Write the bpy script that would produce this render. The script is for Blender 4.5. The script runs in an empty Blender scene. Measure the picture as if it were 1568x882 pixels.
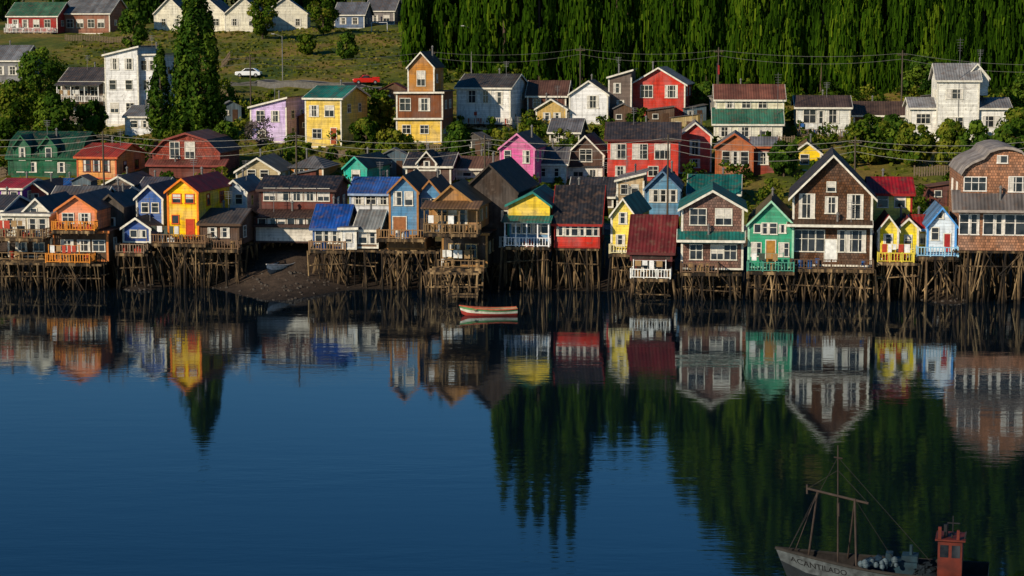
import bpy, math, random
import numpy as np
from mathutils import Vector
random.seed(7); rng=np.random.default_rng(11)
F=3048.9; P=math.atan(387/F); CP,SP=math.cos(P),math.sin(P); CAMZ=25.0
scene=bpy.context.scene
scene.view_settings.view_transform='Standard'; scene.view_settings.look='None'; scene.view_settings.exposure=0
# survey helper: bearings measured from the viewpoint -> metres in the world, at a known distance Y
def pz(u,v,Y):
    k=Y/(F*CP+(441-v)*SP); return ((u-784)*k, CAMZ+((441-v)*CP-F*SP)*k)
# ------------------------------------------------------------------ terrain
def smooth(a,b,x):
    t=np.clip((x-a)/(b-a),0,1); return t*t*(3-2*t)
def Ys(X):
    X=np.asarray(X,float); Xc=np.clip(X,-80,80)
    return 195.5-0.113*Xc-11.3*np.exp(-((X+23)/5.2)**2)-5.5*np.exp(-((X-41)/2.5)**2)-5*np.exp(-((X+37)/2.0)**2)+0.6*np.sin(X*.23+1)+0.4*np.sin(X*.71)
def Yr(X):
    return 188.5-0.113*float(np.clip(X,-80,80))
XS=[-600,-30,-6,0,10,17,24,34,52,88,142,212,260,400,900,2000]
ZS=[-6,-3,-0.9,0,1.5,3.0,4.0,4.6,7.6,11.3,18.4,25.5,28,34,64,120]
def ground(X,Y):
    X=np.asarray(X,float);Y=np.asarray(Y,float)
    s1=Y-Ys(X); s2=Y-(187.5-0.113*np.clip(X,-80,80)); b=smooth(12,24,s2)
    z=np.interp(s1,XS,ZS)*(1-b)+np.interp(s2,XS,ZS)*b
    z=z+57*smooth(14,58,X)*smooth(328,430,Y)
    a=smooth(8,30,s1)
    return z+a*(0.22*np.sin(X*.31+Y*.17)+0.15*np.sin(X*.73-Y*.41+2))+0.07*np.sin(X*1.7+Y*.9)*smooth(-3,2,s1)
def gz(x,y): return float(ground(x,y))
def hitD(u,v):
    D=182.0
    while D<700:
        X,Z=pz(u,v,D)
        if Z<=gz(X,D): return D
        D+=0.5
    return D
def at(u,v):
    D=hitD(u,v); X,_=pz(u,v,D); return X,D,gz(X,D)
# ------------------------------------------------------------------ material helpers
def S(c,a=1.0):
    o=[]
    for k in c[:3]:
        k=k/255; o.append((k/12.92 if k<=.04045 else ((k+.055)/1.055)**2.4)*a)
    return (o[0],o[1],o[2],1)
MC={}
class NT:
    def __init__(s,name):
        s.m=bpy.data.materials.new(name); s.m.use_nodes=True; s.t=s.m.node_tree; s.t.nodes.clear()
        s.out=s.n('OutputMaterial')
    def n(s,t,**k):
        x=s.t.nodes.new('ShaderNode'+t)
        for a,b in k.items():
            if hasattr(x,a): setattr(x,a,b)
            else: x.inputs[a].default_value=b
        return x
    def l(s,a,b): s.t.links.new(a,b)
    def mul(s,a,b,f=1.0,mode='MULTIPLY'):
        m=s.n('MixRGB',blend_type=mode)
        if isinstance(f,(int,float)): m.inputs[0].default_value=f
        else: s.l(f,m.inputs[0])
        for i,v in ((1,a),(2,b)):
            if isinstance(v,tuple): m.inputs[i].default_value=v
            else: s.l(v,m.inputs[i])
        return m.outputs[0]
    def ramp(s,fac,stops):
        r=s.n('ValToRGB'); e=r.color_ramp.elements
        while len(e)<len(stops): e.new(.5)
        for i,(p,c) in enumerate(stops):
            e[i].position=p; e[i].color=c if isinstance(c,tuple) else (c,c,c,1)
        s.l(fac,r.inputs[0]); return r.outputs[0]
    def math(s,op,a,b=None):
        m=s.n('Math',operation=op)
        for i,v in enumerate((a,b)):
            if v is None: continue
            if isinstance(v,(int,float)): m.inputs[i].default_value=v
            else: s.l(v,m.inputs[i])
        return m.outputs[0]
    def noise(s,vec,scale,detail=3,sc=(1,1,1)):
        mp=s.n('Mapping'); mp.inputs['Scale'].default_value=sc; s.l(vec,mp.inputs[0])
        n=s.n('TexNoise'); n.inputs['Scale'].default_value=scale; n.inputs['Detail'].default_value=detail
        s.l(mp.outputs[0],n.inputs['Vector']); return n.outputs['Fac']
def principled(nt,col,rough=.8,bump=None,bs=.5,bd=.03,spec=.3,metal=0):
    p=nt.n('BsdfPrincipled'); p.inputs['Roughness'].default_value=rough; p.inputs['Specular IOR Level'].default_value=spec
    p.inputs['Metallic'].default_value=metal
    if isinstance(col,tuple): p.inputs['Base Color'].default_value=col
    else: nt.l(col,p.inputs['Base Color'])
    if bump is not None:
        b=nt.n('Bump'); b.inputs['Strength'].default_value=bs; b.inputs['Distance'].default_value=bd
        nt.l(bump,b.inputs['Height']); nt.l(b.outputs[0],p.inputs['Normal'])
    nt.l(p.outputs[0],nt.out.inputs[0]); return p
def wallmat(c,style='clap'):
    k=('w',c,style)
    if k in MC: return MC[k]
    nt=NT('painted_%s_wall'%style); tc=nt.n('TexCoord').outputs['Object']; g=nt.n('NewGeometry').outputs['Position']
    sx=nt.n('SeparateXYZ'); nt.l(tc,sx.inputs[0])
    xy=nt.math('ADD',sx.outputs[0],sx.outputs[1])
    col=S(c,1.08); lum=(col[0]+col[1]+col[2])/3
    # sun-faded paint patches and bare-wood wear
    nf=nt.noise(g,.5,5); fade=tuple(min(1,x*.58+lum*.25+.05) for x in col[:3])+(1,)
    col=nt.mul(col,fade,nt.ramp(nf,[(.42,0.0),(.6,.6)]),'MIX')
    if style=='shingle':
        cb=nt.n('CombineXYZ'); nt.l(xy,cb.inputs[0]); nt.l(sx.outputs[2],cb.inputs[1])
        br=nt.n('TexBrick'); nt.l(cb.outputs[0],br.inputs['Vector']); br.inputs['Scale'].default_value=1
        br.inputs['Brick Width'].default_value=.24; br.inputs['Row Height'].default_value=.26; br.inputs['Mortar Size'].default_value=.02
        br.inputs['Color1'].default_value=(1.25,1.15,1.05,1); br.inputs['Color2'].default_value=(.5,.5,.5,1); br.inputs['Mortar'].default_value=(.3,.3,.3,1)
        col=nt.mul(col,br.outputs[0]); h=br.outputs['Fac']
        h=nt.math('SUBTRACT',1.0,h)
    else:
        src,per=(sx.outputs[2],.28) if style=='clap' else (xy,.32)
        fr=nt.math('FRACT',nt.math('DIVIDE',src,per)); h=fr
        ln=nt.ramp(fr,[(0,.58),(.16,1.0),(1,1.0)]); col=nt.mul(col,ln)
        fl=nt.math('FLOOR',nt.math('DIVIDE',src,per)); wn=nt.n('TexWhiteNoise'); wn.noise_dimensions='1D'; nt.l(fl,wn.inputs['W'])
        col=nt.mul(col,nt.ramp(wn.outputs[0],[(0,.8),(1,1.06)]))
    n1=nt.noise(g,.7,5); n2=nt.noise(g,1.8,4,(1.6,1.6,.2))
    col=nt.mul(col,nt.ramp(n1,[(.25,.78),(.55,1.0)])); col=nt.mul(col,nt.ramp(n2,[(.34,.6),(.5,1.0)]),.75)
    n3=nt.noise(g,2.6,5)
    dirt=nt.ramp(n3,[(.56,0.0),(.73,.5)])
    m=nt.n('MixRGB'); nt.l(dirt,m.inputs[0]); nt.l(col,m.inputs[1]); m.inputs[2].default_value=(.13,.10,.08,1)
    principled(nt,m.outputs[0],.8,h,.5,.02,.2)
    MC[k]=nt.m; return nt.m
def roofmat(c,ax):
    k=('r',c,ax)
    if k in MC: return MC[k]
    nt=NT('corrugated_roof'); tc=nt.n('TexCoord').outputs['Object']; g=nt.n('NewGeometry').outputs['Position']
    sx=nt.n('SeparateXYZ'); nt.l(tc,sx.inputs[0]); s=sx.outputs[ax]
    h=nt.math('SINE',nt.math('MULTIPLY',s,2*math.pi/.34))
    fl=nt.math('FLOOR',nt.math('DIVIDE',s,.85)); wn=nt.n('TexWhiteNoise'); wn.noise_dimensions='1D'; nt.l(fl,wn.inputs['W'])
    col=nt.mul(S(c),nt.ramp(wn.outputs[0],[(0,.72),(1,1.18)]))
    col=nt.mul(col,nt.ramp(h,[(0,.85),(1,1.06)]))
    n1=nt.noise(g,.6,5); col=nt.mul(col,nt.ramp(n1,[(.3,.55),(.65,1.15)]))
    n2=nt.noise(g,1.8,6); m=nt.n('MixRGB'); nt.l(nt.ramp(n2,[(.5,0.0),(.74,.7)]),m.inputs[0]); nt.l(col,m.inputs[1]); m.inputs[2].default_value=(.12,.07,.045,1)
    principled(nt,m.outputs[0],.6,h,.5,.03,.3)
    MC[k]=nt.m; return nt.m
def plain(name,c,rough=.7,var=.3,sc=3,metal=0,spec=.3):
    k=('p',name,c)
    if k in MC: return MC[k]
    nt=NT(name); g=nt.n('NewGeometry').outputs['Position']
    n=nt.noise(g,sc,4); col=nt.mul(S(c),nt.ramp(n,[(.3,1-var),(.7,1+var*.4)]))
    principled(nt,col,rough,n,.3,.02,spec,metal); MC[k]=nt.m; return nt.m
def polemat(dark=False):
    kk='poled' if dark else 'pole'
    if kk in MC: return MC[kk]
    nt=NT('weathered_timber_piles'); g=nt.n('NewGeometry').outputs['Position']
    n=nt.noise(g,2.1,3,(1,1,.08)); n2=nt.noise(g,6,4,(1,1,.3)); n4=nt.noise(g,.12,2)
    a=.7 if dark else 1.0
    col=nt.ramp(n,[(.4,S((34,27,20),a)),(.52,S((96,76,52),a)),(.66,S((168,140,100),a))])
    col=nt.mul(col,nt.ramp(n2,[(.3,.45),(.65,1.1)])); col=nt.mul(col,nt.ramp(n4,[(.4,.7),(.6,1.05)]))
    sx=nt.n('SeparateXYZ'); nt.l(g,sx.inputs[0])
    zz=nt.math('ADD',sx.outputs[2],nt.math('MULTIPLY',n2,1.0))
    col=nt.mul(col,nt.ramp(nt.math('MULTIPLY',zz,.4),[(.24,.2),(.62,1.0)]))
    principled(nt,col,.85); MC[kk]=nt.m; return nt.m
def glassmat():
    if 'glass' in MC: return MC['glass']
    nt=NT('window_glass'); g=nt.n('NewGeometry').outputs['Position']
    n=nt.noise(g,1.1,2); col=nt.ramp(n,[(.35,(.008,.009,.010,1)),(.62,(.04,.045,.05,1))])
    principled(nt,col,.08,n,.04,.02,.6); MC['glass']=nt.m; return nt.m
def foliage(name,lo,mid,hi,trans=.3):
    nt=NT(name); a=nt.n('Attribute',attribute_name='tint')
    col=nt.ramp(a.outputs['Fac'],[(0,S(lo)),(.5,S(mid)),(1,S(hi))])
    d=nt.n('BsdfDiffuse'); t=nt.n('BsdfTranslucent'); nt.l(col,d.inputs[0]); nt.l(nt.mul(col,(1.1,1.2,.6,1)),t.inputs[0])
    m=nt.n('MixShader'); m.inputs[0].default_value=trans; nt.l(d.outputs[0],m.inputs[1]); nt.l(t.outputs[0],m.inputs[2]); nt.l(m.outputs[0],nt.out.inputs[0])
    return nt.m
WHITE=(220,215,200); 
# ------------------------------------------------------------------ mesh builder
def link(o): scene.collection.objects.link(o); return o
def empty(name,loc,yaw=0):
    e=bpy.data.objects.new(name,None); e.empty_display_size=.5; e.location=loc; e.rotation_euler=(0,0,yaw); return link(e)
class MB:
    def __init__(s): s.v=[];s.f=[]
    def add(s,vs,fs):
        b=len(s.v); s.v+=[tuple(map(float,p)) for p in vs]; s.f+=[tuple(i+b for i in f) for f in fs]
    def box(s,x0,x1,y0,y1,z0,z1):
        x0,x1=sorted((x0,x1));y0,y1=sorted((y0,y1));z0,z1=sorted((z0,z1))
        s.add([(x0,y0,z0),(x1,y0,z0),(x1,y1,z0),(x0,y1,z0),(x0,y0,z1),(x1,y0,z1),(x1,y1,z1),(x0,y1,z1)],
              [(3,2,1,0),(4,5,6,7),(0,1,5,4),(1,2,6,5),(2,3,7,6),(3,0,4,7)])
    def beam(s,p,q,r0,r1=None,n=4):
        r1=r0 if r1 is None else r1
        p=Vector(p);q=Vector(q);d=(q-p)
        if d.length<1e-5:return
        d.normalize(); a=d.cross(Vector((0,0,1)))
        if a.length<.05: a=d.cross(Vector((1,0,0)))
        a.normalize(); b=d.cross(a); vs=[]
        for c,r in((p,r0),(q,r1)):
            for i in range(n):
                t=2*math.pi*(i+.5)/n; vs.append(c+a*(r*math.cos(t))+b*(r*math.sin(t)))
        fs=[(i,(i+1)%n,n+(i+1)%n,n+i) for i in range(n)]+[tuple(range(n-1,-1,-1)),tuple(range(n,2*n))]
        s.add(vs,fs)
    def prism(s,poly,axis,a0,a1):
        n=len(poly); vs=[]
        for a in(a0,a1):
            for p in poly: vs.append((p[0],a,p[1]) if axis=='y' else (a,p[0],p[1]))
        s.add(vs,[tuple(range(n)),tuple(range(2*n-1,n-1,-1))]+[(i,n+i,n+(i+1)%n,(i+1)%n) for i in range(n)])
    def sheet(s,pts,th,axis,a0,a1,dz=0):
        for i in range(len(pts)-1):
            (p,z),(q,w)=pts[i],pts[i+1]
            s.prism([(p,z+dz),(q,w+dz),(q,w+dz+th),(p,z+dz+th)],axis,a0,a1)
    def obj(s,name,mat,parent=None,smooth=False):
        if not s.f: return None
        m=bpy.data.meshes.new(name); m.from_pydata(s.v,[],s.f); m.update()
        import bmesh
        bm=bmesh.new(); bm.from_mesh(m); bmesh.ops.recalc_face_normals(bm,faces=bm.faces); bm.to_mesh(m); bm.free()
        if smooth: m.polygons.foreach_set('use_smooth',[True]*len(m.polygons))
        m.materials.append(mat); o=bpy.data.objects.new(name,m); link(o)
        if parent: o.parent=parent
        return o
# ------------------------------------------------------------------ houses
FOOT=[]
def window(mp,x,z,w,h,gl,fr,cu,mull=True):
    def bx(B,u0,u1,o0,o1,z0,z1):
        a=mp(u0,o0,z0); b=mp(u1,o1,z1); B.box(a[0],b[0],a[1],b[1],a[2],b[2])
    x0,x1,z0,z1=x-w/2,x+w/2,z-h/2,z+h/2
    bx(gl,x0,x1,0,.02,z0,z1)
    r=random.random()
    if r<.45:
        k=w*random.uniform(.14,.3); bx(cu,x0,x0+k,.02,.03,z0,z1); k=w*random.uniform(.14,.3); bx(cu,x1-k,x1,.02,.03,z0,z1)
    elif r<.6: bx(cu,x0,x1,.02,.03,z0+h*random.uniform(.3,.7),z1)
    elif r<.68: bx(cu,x0,x0+w*random.uniform(.3,.6),.02,.03,z0,z1)
    t=.08
    bx(fr,x0-t,x0,0,.07,z0-t,z1+t);bx(fr,x1,x1+t,0,.07,z0-t,z1+t);bx(fr,x0,x1,0,.07,z1,z1+t);bx(fr,x0-t-.04,x1+t+.04,0,.1,z0-t-.02,z0)
    if mull:
        n=max(1,round(w/.65))
        for i in range(1,n): bx(fr,x0+w*i/n-.03,x0+w*i/n+.03,.031,.06,z0,z1)
        if h>.8: bx(fr,x0,x1,.031,.058,z0+h*.58,z0+h*.58+.055)
def V(x0,x1,yb,ye,ya,t,wc,rc,wins=(),**k): return dict(x0=x0,x1=x1,yb=yb,ye=ye,ya=ya,t=t,wc=wc,rc=rc,wins=wins,**k)
def R(y,h,w,*xs): return [(x,y,w,h) for x in xs]
def ext(pts,ov):
    (a,b),(c,d)=pts[0],pts[1]; L=math.hypot(c-a,d-b); p0=(a-(c-a)/L*ov,b-(d-b)/L*ov)
    (a,b),(c,d)=pts[-1],pts[-2]; L=math.hypot(c-a,d-b); p1=(a-(c-a)/L*ov,b-(d-b)/L*ov)
    return [p0]+list(pts[1:-1])+[p1]
def railing(B,xa,xb,y,z,h=.95,bal=.28,axis='x'):
    n=max(1,round((xb-xa)/1.3))
    def bx(u0,u1,v0,v1,z0,z1):
        if axis=='x': B.box(u0,u1,y+v0,y+v1,z0,z1)
        else: B.box(y+v0,y+v1,u0,u1,z0,z1)
    for i in range(n+1):
        u=xa+(xb-xa)*i/n; bx(u-.05,u+.05,-.05,.05,z,z+h+.05)
    bx(xa,xb,-.035,.035,z+h-.08,z+h); bx(xa,xb,-.03,.03,z+.12,z+.19)
    m=int((xb-xa)/bal)
    for i in range(m): u=xa+(i+.5)*bal; bx(u-.035,u+.035,-.02,.02,z+.19,z+h-.08)
CLUT=[(40,90,150),(170,60,40),(200,200,195),(60,70,60),(150,120,80)]
def house(name,D,yaw,vols,stilts=False,chim=None,depthst=8,dark=False):
    v0=vols[0]; uc=(v0['x0']+v0['x1'])/2
    if D is None: D=hitD(uc,v0['yb'])
    X0,zb0=pz(uc,v0['yb'],D)
    if not stilts: zb0=min(zb0,gz(X0,D))
    yaw+=random.uniform(-1.5,1.5)
    E=empty(name,(X0,D,zb0),math.radians(yaw)); cy,sy=math.cos(math.radians(yaw)),math.sin(math.radians(yaw))
    FOOT.append((X0,D+3.5,max(4.5,(v0['x1']-v0['x0'])*D/F/2+1.0)))
    gl,fr,cu,dk,rl,dr,tr=MB(),MB(),MB(),MB(),MB(),MB(),MB()
    allx=[];frc=v0.get('fr',WHITE);rlc=WHITE;trc=v0.get('trim',WHITE);drc=v0.get('drc',(90,50,35)); miny=0;zmin=99; CL=MB(); CL2=MB()
    for vi,v in enumerate(vols):
        dy=v.get('dy',0); d=v.get('d',8); Y=D+dy; ov=v.get('ov',.35); t=v['t']
        def L(u,w_,Y=Y):
            a,b=pz(u,w_,Y); return a-X0,b-zb0
        xl,zb=L(v['x0'],v['yb']); xr,_=L(v['x1'],v['yb']); ze=L(uc,v['ye'])[1]
        Ya=Y+(d/2 if t in('side','hip','gambrel_side') else d if t=='shed' else 0)
        za=max(pz(uc,v['ya'],Ya)[1]-zb0,ze+.25)
        w=xr-xl; xc=(xl+xr)/2; zf=zb-v.get('found',0 if stilts else 1.2); h=za-ze
        zmin=min(zmin,zb); allx+=[xl,xr]; W_=MB();Rf=MB(); ax=1
        if t in('gable','gambrel','barrel','shedx','flat','bell'):
            xa=xl+w*v.get('ax',.5)
            pts={'gable':[(xl,ze),(xa,za),(xr,ze)],
                 'gambrel':[(xl,ze),(xl+.17*w,ze+.62*h),(xc,za),(xr-.17*w,ze+.62*h),(xr,ze)],
                 'bell':[(xl,ze),(xl+.04*w,ze+.22*h),(xl+.12*w,ze+.42*h),(xl+.26*w,ze+.62*h),(xl+.32*w,ze+.86*h),(xl+.42*w,ze+.97*h),(xc,za),(xr-.42*w,ze+.97*h),(xr-.32*w,ze+.86*h),(xr-.26*w,ze+.62*h),(xr-.12*w,ze+.42*h),(xr-.04*w,ze+.22*h),(xr,ze)],
                 'barrel':[(xc-w/2*math.cos(a),ze+h*math.sin(a)) for a in [math.pi*i/10 for i in range(11)]],
                 'shedx':[(xl,ze),(xr,za)],'flat':[(xl,ze),(xr,ze+.05)]}[t]
            W_.prism([(xl,zf)]+pts+[(xr,zf)],'y',dy,dy+d)
            ep=ext(pts,ov if t not in('barrel','bell') else .15)
            Rf.sheet(ep,.1,'y',dy-ov,dy+d+ov,.02)
            if v.get('tb',1): tr.sheet(ep,.24,'y',dy-ov-.06,dy-ov-.003,-.13)
        elif t in('side','shed','gambrel_side'):
            ax=0
            pts={'side':[(dy,ze),(dy+d/2,za),(dy+d,ze)],'shed':[(dy,ze),(dy+d,za)],
                 'gambrel_side':[(dy,ze),(dy+.2*d,ze+.65*h),(dy+d/2,za),(dy+.8*d,ze+.65*h),(dy+d,ze)]}[t]
            W_.prism([(dy,zf)]+pts+[(dy+d,zf)],'x',xl,xr)
            ep=ext(pts,ov); Rf.sheet(ep,.1,'x',xl-ov,xr+ov,.02)
            if v.get('tb',1):
                tr.box(xl-ov,xr+ov,ep[0][0]-.05,ep[0][0]-.003,ep[0][1]-.14,ep[0][1]+.1)
                tr.sheet(ep,.24,'x',xr+ov+.003,xr+ov+.06,-.13); tr.sheet(ep,.24,'x',xl-ov-.06,xl-ov-.003,-.13)
        else: # hip
            ax=0; W_.box(xl,xr,dy,dy+d,zf,ze); o=ov; r=min(d/2,w/2)*.95
            a=[(xl-o,dy-o,ze-.1),(xr+o,dy-o,ze-.1),(xr+o,dy+d+o,ze-.1),(xl-o,dy+d+o,ze-.1),(xl+r,dy+d/2,za),(xr-r,dy+d/2,za)]
            Rf.add(a,[(0,1,5,4),(1,2,5),(2,3,4,5),(3,0,4),(3,2,1,0)])
        W_.obj('walls' if vi==0 else 'annex_walls',wallmat(v['wc'],v.get('st','clap')),E)
        Rf.obj('roof' if vi==0 else 'annex_roof',roofmat(v['rc'],ax),E)
        if v.get('corner',1):
            for xx in(xl,xr): tr.box(xx-.1,xx+.1,dy-.035,dy+.1,zb,ze-.05)
            tr.box(xl+.1,xr-.1,dy-.03,dy,zb,zb+.18)
        fm=lambda u,o,z,dy=dy:(u,dy-o,z)
        for (a,b,ww,hh) in v['wins']:
            px,pzz=L(a,b); s=Y/F; window(fm,px,pzz,ww*s,hh*s,gl,fr,cu)
        for (a,b,ww,hh) in v.get('doors',()):
            px,pzz=L(a,b); s=Y/F; dr.box(px-ww*s/2,px+ww*s/2,dy-.04,dy,pzz-hh*s/2,pzz+hh*s/2)
            q=.08; fr.box(px-ww*s/2-q,px-ww*s/2,dy-.07,dy,pzz-hh*s/2,pzz+hh*s/2+q); fr.box(px+ww*s/2,px+ww*s/2+q,dy-.07,dy,pzz-hh*s/2,pzz+hh*s/2+q)
            fr.box(px-ww*s/2,px+ww*s/2,dy-.07,dy,pzz+hh*s/2,pzz+hh*s/2+q)
        if v.get('side',1) and ze-zb>1.8:
            fl=2 if ze-zb>4.4 else 1
            for sgn,xx in((1,xr),(-1,xl)):
                mp=(lambda u,o,z,xx=xx,sgn=sgn:(xx+sgn*o,u,z))
                for k in range(fl):
                    zz=zb+(ze-zb)*((k+.55)/fl)
                    for q in((.3,.7) if d>5 else (.5,)):
                        if random.random()<.75: window(mp,dy+d*q,zz,random.uniform(.8,1.2),1.05,gl,fr,cu)
        dd=v.get('deck')
        if dd:   # (x0,x1,ypx,ext[,rail colour[,roofed posts]])
            e=dd[3]; a0,_=pz(dd[0],dd[2],Y); a1,z_=pz(dd[1],dd[2],Y); a0-=X0;a1-=X0; z_-=zb0
            dk.box(a0,a1,dy-e,dy-.001,z_-.2,z_)
            for i in range(int((a1-a0)/.9)+1): dk.box(a0+i*.9,a0+i*.9+.1,dy-e-.04,dy-.1,z_-.42,z_-.2)
            dk.box(a0,a1,dy-e-.06,dy-e-.002,z_-.26,z_+.03)
            miny=min(miny,dy-e); zmin=min(zmin,z_); allx+=[a0,a1]
            if e>1:
                for q in range(random.randint(3,6)):
                    B_=random.choice((CL,CL2))
                    cx=random.uniform(a0+.4,a1-.4); cyy=dy-e*random.uniform(.3,.7); sz=random.uniform(.2,.4); rr=random.random()
                    if rr<.35: B_.beam((cx,cyy,z_),(cx,cyy,z_+.8),.22,n=10)
                    elif rr<.7: B_.box(cx-sz,cx+sz,cyy-.2,cyy+.2,z_,z_+sz*1.3); B_.box(cx-sz*.5,cx+sz*.4,cyy-.15,cyy+.1,z_+sz*1.3,z_+sz*1.9)
                    else:
                        B_.box(cx-.2,cx+.2,cyy-.2,cyy+.2,z_+.4,z_+.45); B_.box(cx-.2,cx+.2,cyy+.16,cyy+.2,z_+.45,z_+.9)
                        for ax_ in(-.18,.18):
                            for ay in(-.18,.18): B_.beam((cx+ax_,cyy+ay,z_),(cx+ax_,cyy+ay,z_+.4),.025)
                if a1-a0>3 and random.random()<.55:   # washing on the deck
                    wl=MB(); q0=a0+.3; q1=min(a1-.3,a0+3.4); rl.beam((q0,dy-e+.25,z_+1.75),(q1,dy-e+.25,z_+1.75),.015,n=3); rl.box(q0-.04,q0+.04,dy-e+.2,dy-e+.28,z_,z_+1.85); rl.box(q1-.04,q1+.04,dy-e+.2,dy-e+.28,z_,z_+1.85)
                    x_=q0+.15
                    while x_<q1-.5:
                        w_=random.uniform(.3,.6); B_=random.choice((CL,CL2,wl)); B_.box(x_,x_+w_,dy-e+.24,dy-e+.255,z_+1.74-random.uniform(.45,.9),z_+1.74); x_+=w_+random.uniform(.05,.25)
                    wl.obj('washing',plain('white_cloth',(225,225,222)),E)
            if len(dd)>4 and dd[4]:
                rlc=dd[4]; railing(rl,a0+.05,a1-.05,dy-e+.05,z_)
                if e>.7: railing(rl,dy-e+.1,dy-.1,a1-.08,z_,axis='y'); railing(rl,dy-e+.1,dy-.1,a0+.08,z_,axis='y')
            elif stilts and e>1:
                rlc=(120,96,66); railing(rl,a0+.05,a1-.05,dy-e+.05,z_,.8,.9)
            if len(dd)>5:
                n=dd[5]
                for i in range(n):
                    q=a0+.1+(a1-a0-.2)*i/(n-1); rl.box(q-.06,q+.06,dy-e+.05,dy-e+.17,z_,z_+2.3)
                rl.box(a0,a1,dy-e+.04,dy-e+.18,z_+2.3,z_+2.45)
                PR=MB(); PR.sheet([(dy-e-.3,z_+2.42),(dy,z_+2.95)],.08,'x',a0-.2,a1+.2); PR.obj('porch_roof',roofmat(v['rc'],0),E)
    if chim!=0:
        ch=MB(); v=vols[0]; q=random.uniform(-.25,.25)*w
        ch.beam((xc+q,dy+d*.55,ze),(xc+q,dy+d*.55,za+.7),.11,n=8); ch.beam((xc+q,dy+d*.55,za+.66),(xc+q,dy+d*.55,za+.9),.2,.05,n=8)
        ch.obj('stove_pipe',plain('galvanised_pipe',(110,108,105),.5),E)
        if random.random()<.4:
            an=MB(); q=random.uniform(-.35,.35)*w; an.beam((xc+q,dy+d*.4,ze),(xc+q,dy+d*.4,za+1.9),.03,n=5)
            for k in range(4): an.box(xc+q-.45+k*.05,xc+q+.45-k*.05,dy+d*.4-.015,dy+d*.4+.015,za+1.8-k*.22,za+1.83-k*.22)
            an.obj('tv_aerial',plain('aerial_steel',(120,120,122)),E)
    gl.obj('windows',glassmat(),E); fr.obj('window_frames',plain('frame_paint',frc),E); cu.obj('curtains',plain('curtain_cloth',(205,200,190)),E)
    dk.obj('deck',polemat(),E); rl.obj('railing',plain('railing_paint',rlc),E); dr.obj('door',plain('door_paint',drc),E); tr.obj('trim',plain('trim_paint',trc),E)
    CL.obj('deck_clutter',plain('clutter',random.choice(CLUT)),E); CL2.obj('deck_clutter_2',plain('clutter',random.choice(CLUT)),E)
    if stilts:
        B=MB(); xa,xb=min(allx)+.1,max(allx)-.1; n=max(3,int((xb-xa)/.62)); rows=[miny+.15]
        while rows[-1]<depthst: rows.append(rows[-1]+random.uniform(1.1,1.8))
        top=zmin-.2
        def G(x,y):
            return max(gz(X0+x*cy-y*sy,D+x*sy+y*cy),-1.5)-.4-zb0
        for ri,y in enumerate(rows):
            for i in range(n+1):
                if random.random()<.16: continue
                x=xa+(xb-xa)*i/n+random.uniform(-.38,.38); lx=random.gauss(0,.32); ly=random.uniform(-.35,.35)
                r=random.choice((random.uniform(.04,.08),random.uniform(.08,.15)))
                B.beam((x+lx,y+ly,G(x,y)),(x,y,top+.15),r*1.15,r*.85,n=6)
                if random.random()<.12: B.beam((x+lx+.25,y+ly-.1,G(x,y)),(x+random.uniform(-.3,.5),y-.1,top-random.uniform(.3,1.6)),r*.9,n=6)
            B.box(xa-.1,xb+.1,y-.08,y+.08,top-.05,top+.16)
            if ri<3:
                if random.random()<.8: B.beam((xa,y-.12,top-1.3),(xb,y-.12,top-1.3+random.uniform(-.3,.3)),.07,n=5)
                for j in range(max(2,int((xb-xa)/.9))):
                    x=random.uniform(xa,xb-1); sg=random.choice((-1,1)); dx=sg*random.uniform(.5,2.2)
                    x2=min(max(x+dx,xa),xb)
                    B.beam((x,y-.15,top),(x2,y-.15,max(G(x,y)+.2,top-random.uniform(2,4.4))),random.uniform(.05,.085),n=5)
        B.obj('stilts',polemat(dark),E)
    return E
def fD(u,off=0.0):
    X=(u-784)*.063; return 191.0-.113*X+off
BR=(88,62,48);DG=(62,62,66);GR=(118,118,120);TEAL=(24,104,96);RED=(178,48,38);DR=(96,40,38);WD=(150,108,62);BLK=(38,38,42)
Y7=-7
# ---- front row on stilts
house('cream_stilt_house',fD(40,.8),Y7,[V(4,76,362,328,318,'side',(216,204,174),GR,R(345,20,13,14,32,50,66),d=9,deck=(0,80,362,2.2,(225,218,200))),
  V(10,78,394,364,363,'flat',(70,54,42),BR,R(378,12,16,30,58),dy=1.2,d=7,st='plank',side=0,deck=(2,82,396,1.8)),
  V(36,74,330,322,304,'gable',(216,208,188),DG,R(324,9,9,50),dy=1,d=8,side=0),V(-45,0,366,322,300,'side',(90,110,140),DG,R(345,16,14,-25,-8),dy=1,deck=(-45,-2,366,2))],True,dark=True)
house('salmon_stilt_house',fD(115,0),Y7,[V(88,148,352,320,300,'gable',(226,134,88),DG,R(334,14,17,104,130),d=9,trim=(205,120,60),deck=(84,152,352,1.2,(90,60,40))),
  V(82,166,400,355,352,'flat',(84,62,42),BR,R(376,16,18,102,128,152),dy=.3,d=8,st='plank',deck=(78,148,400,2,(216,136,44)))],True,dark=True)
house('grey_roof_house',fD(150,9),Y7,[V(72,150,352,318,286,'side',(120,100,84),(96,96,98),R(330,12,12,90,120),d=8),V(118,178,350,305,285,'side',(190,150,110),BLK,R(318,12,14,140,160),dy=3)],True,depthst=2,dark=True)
house('dark_shed',fD(175,5),Y7,[V(150,190,372,315,298,'gable',(74,66,60),DG,R(340,12,12,170),st='plank',d=7,trim=(80,70,60))],True,depthst=6,dark=True)
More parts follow.
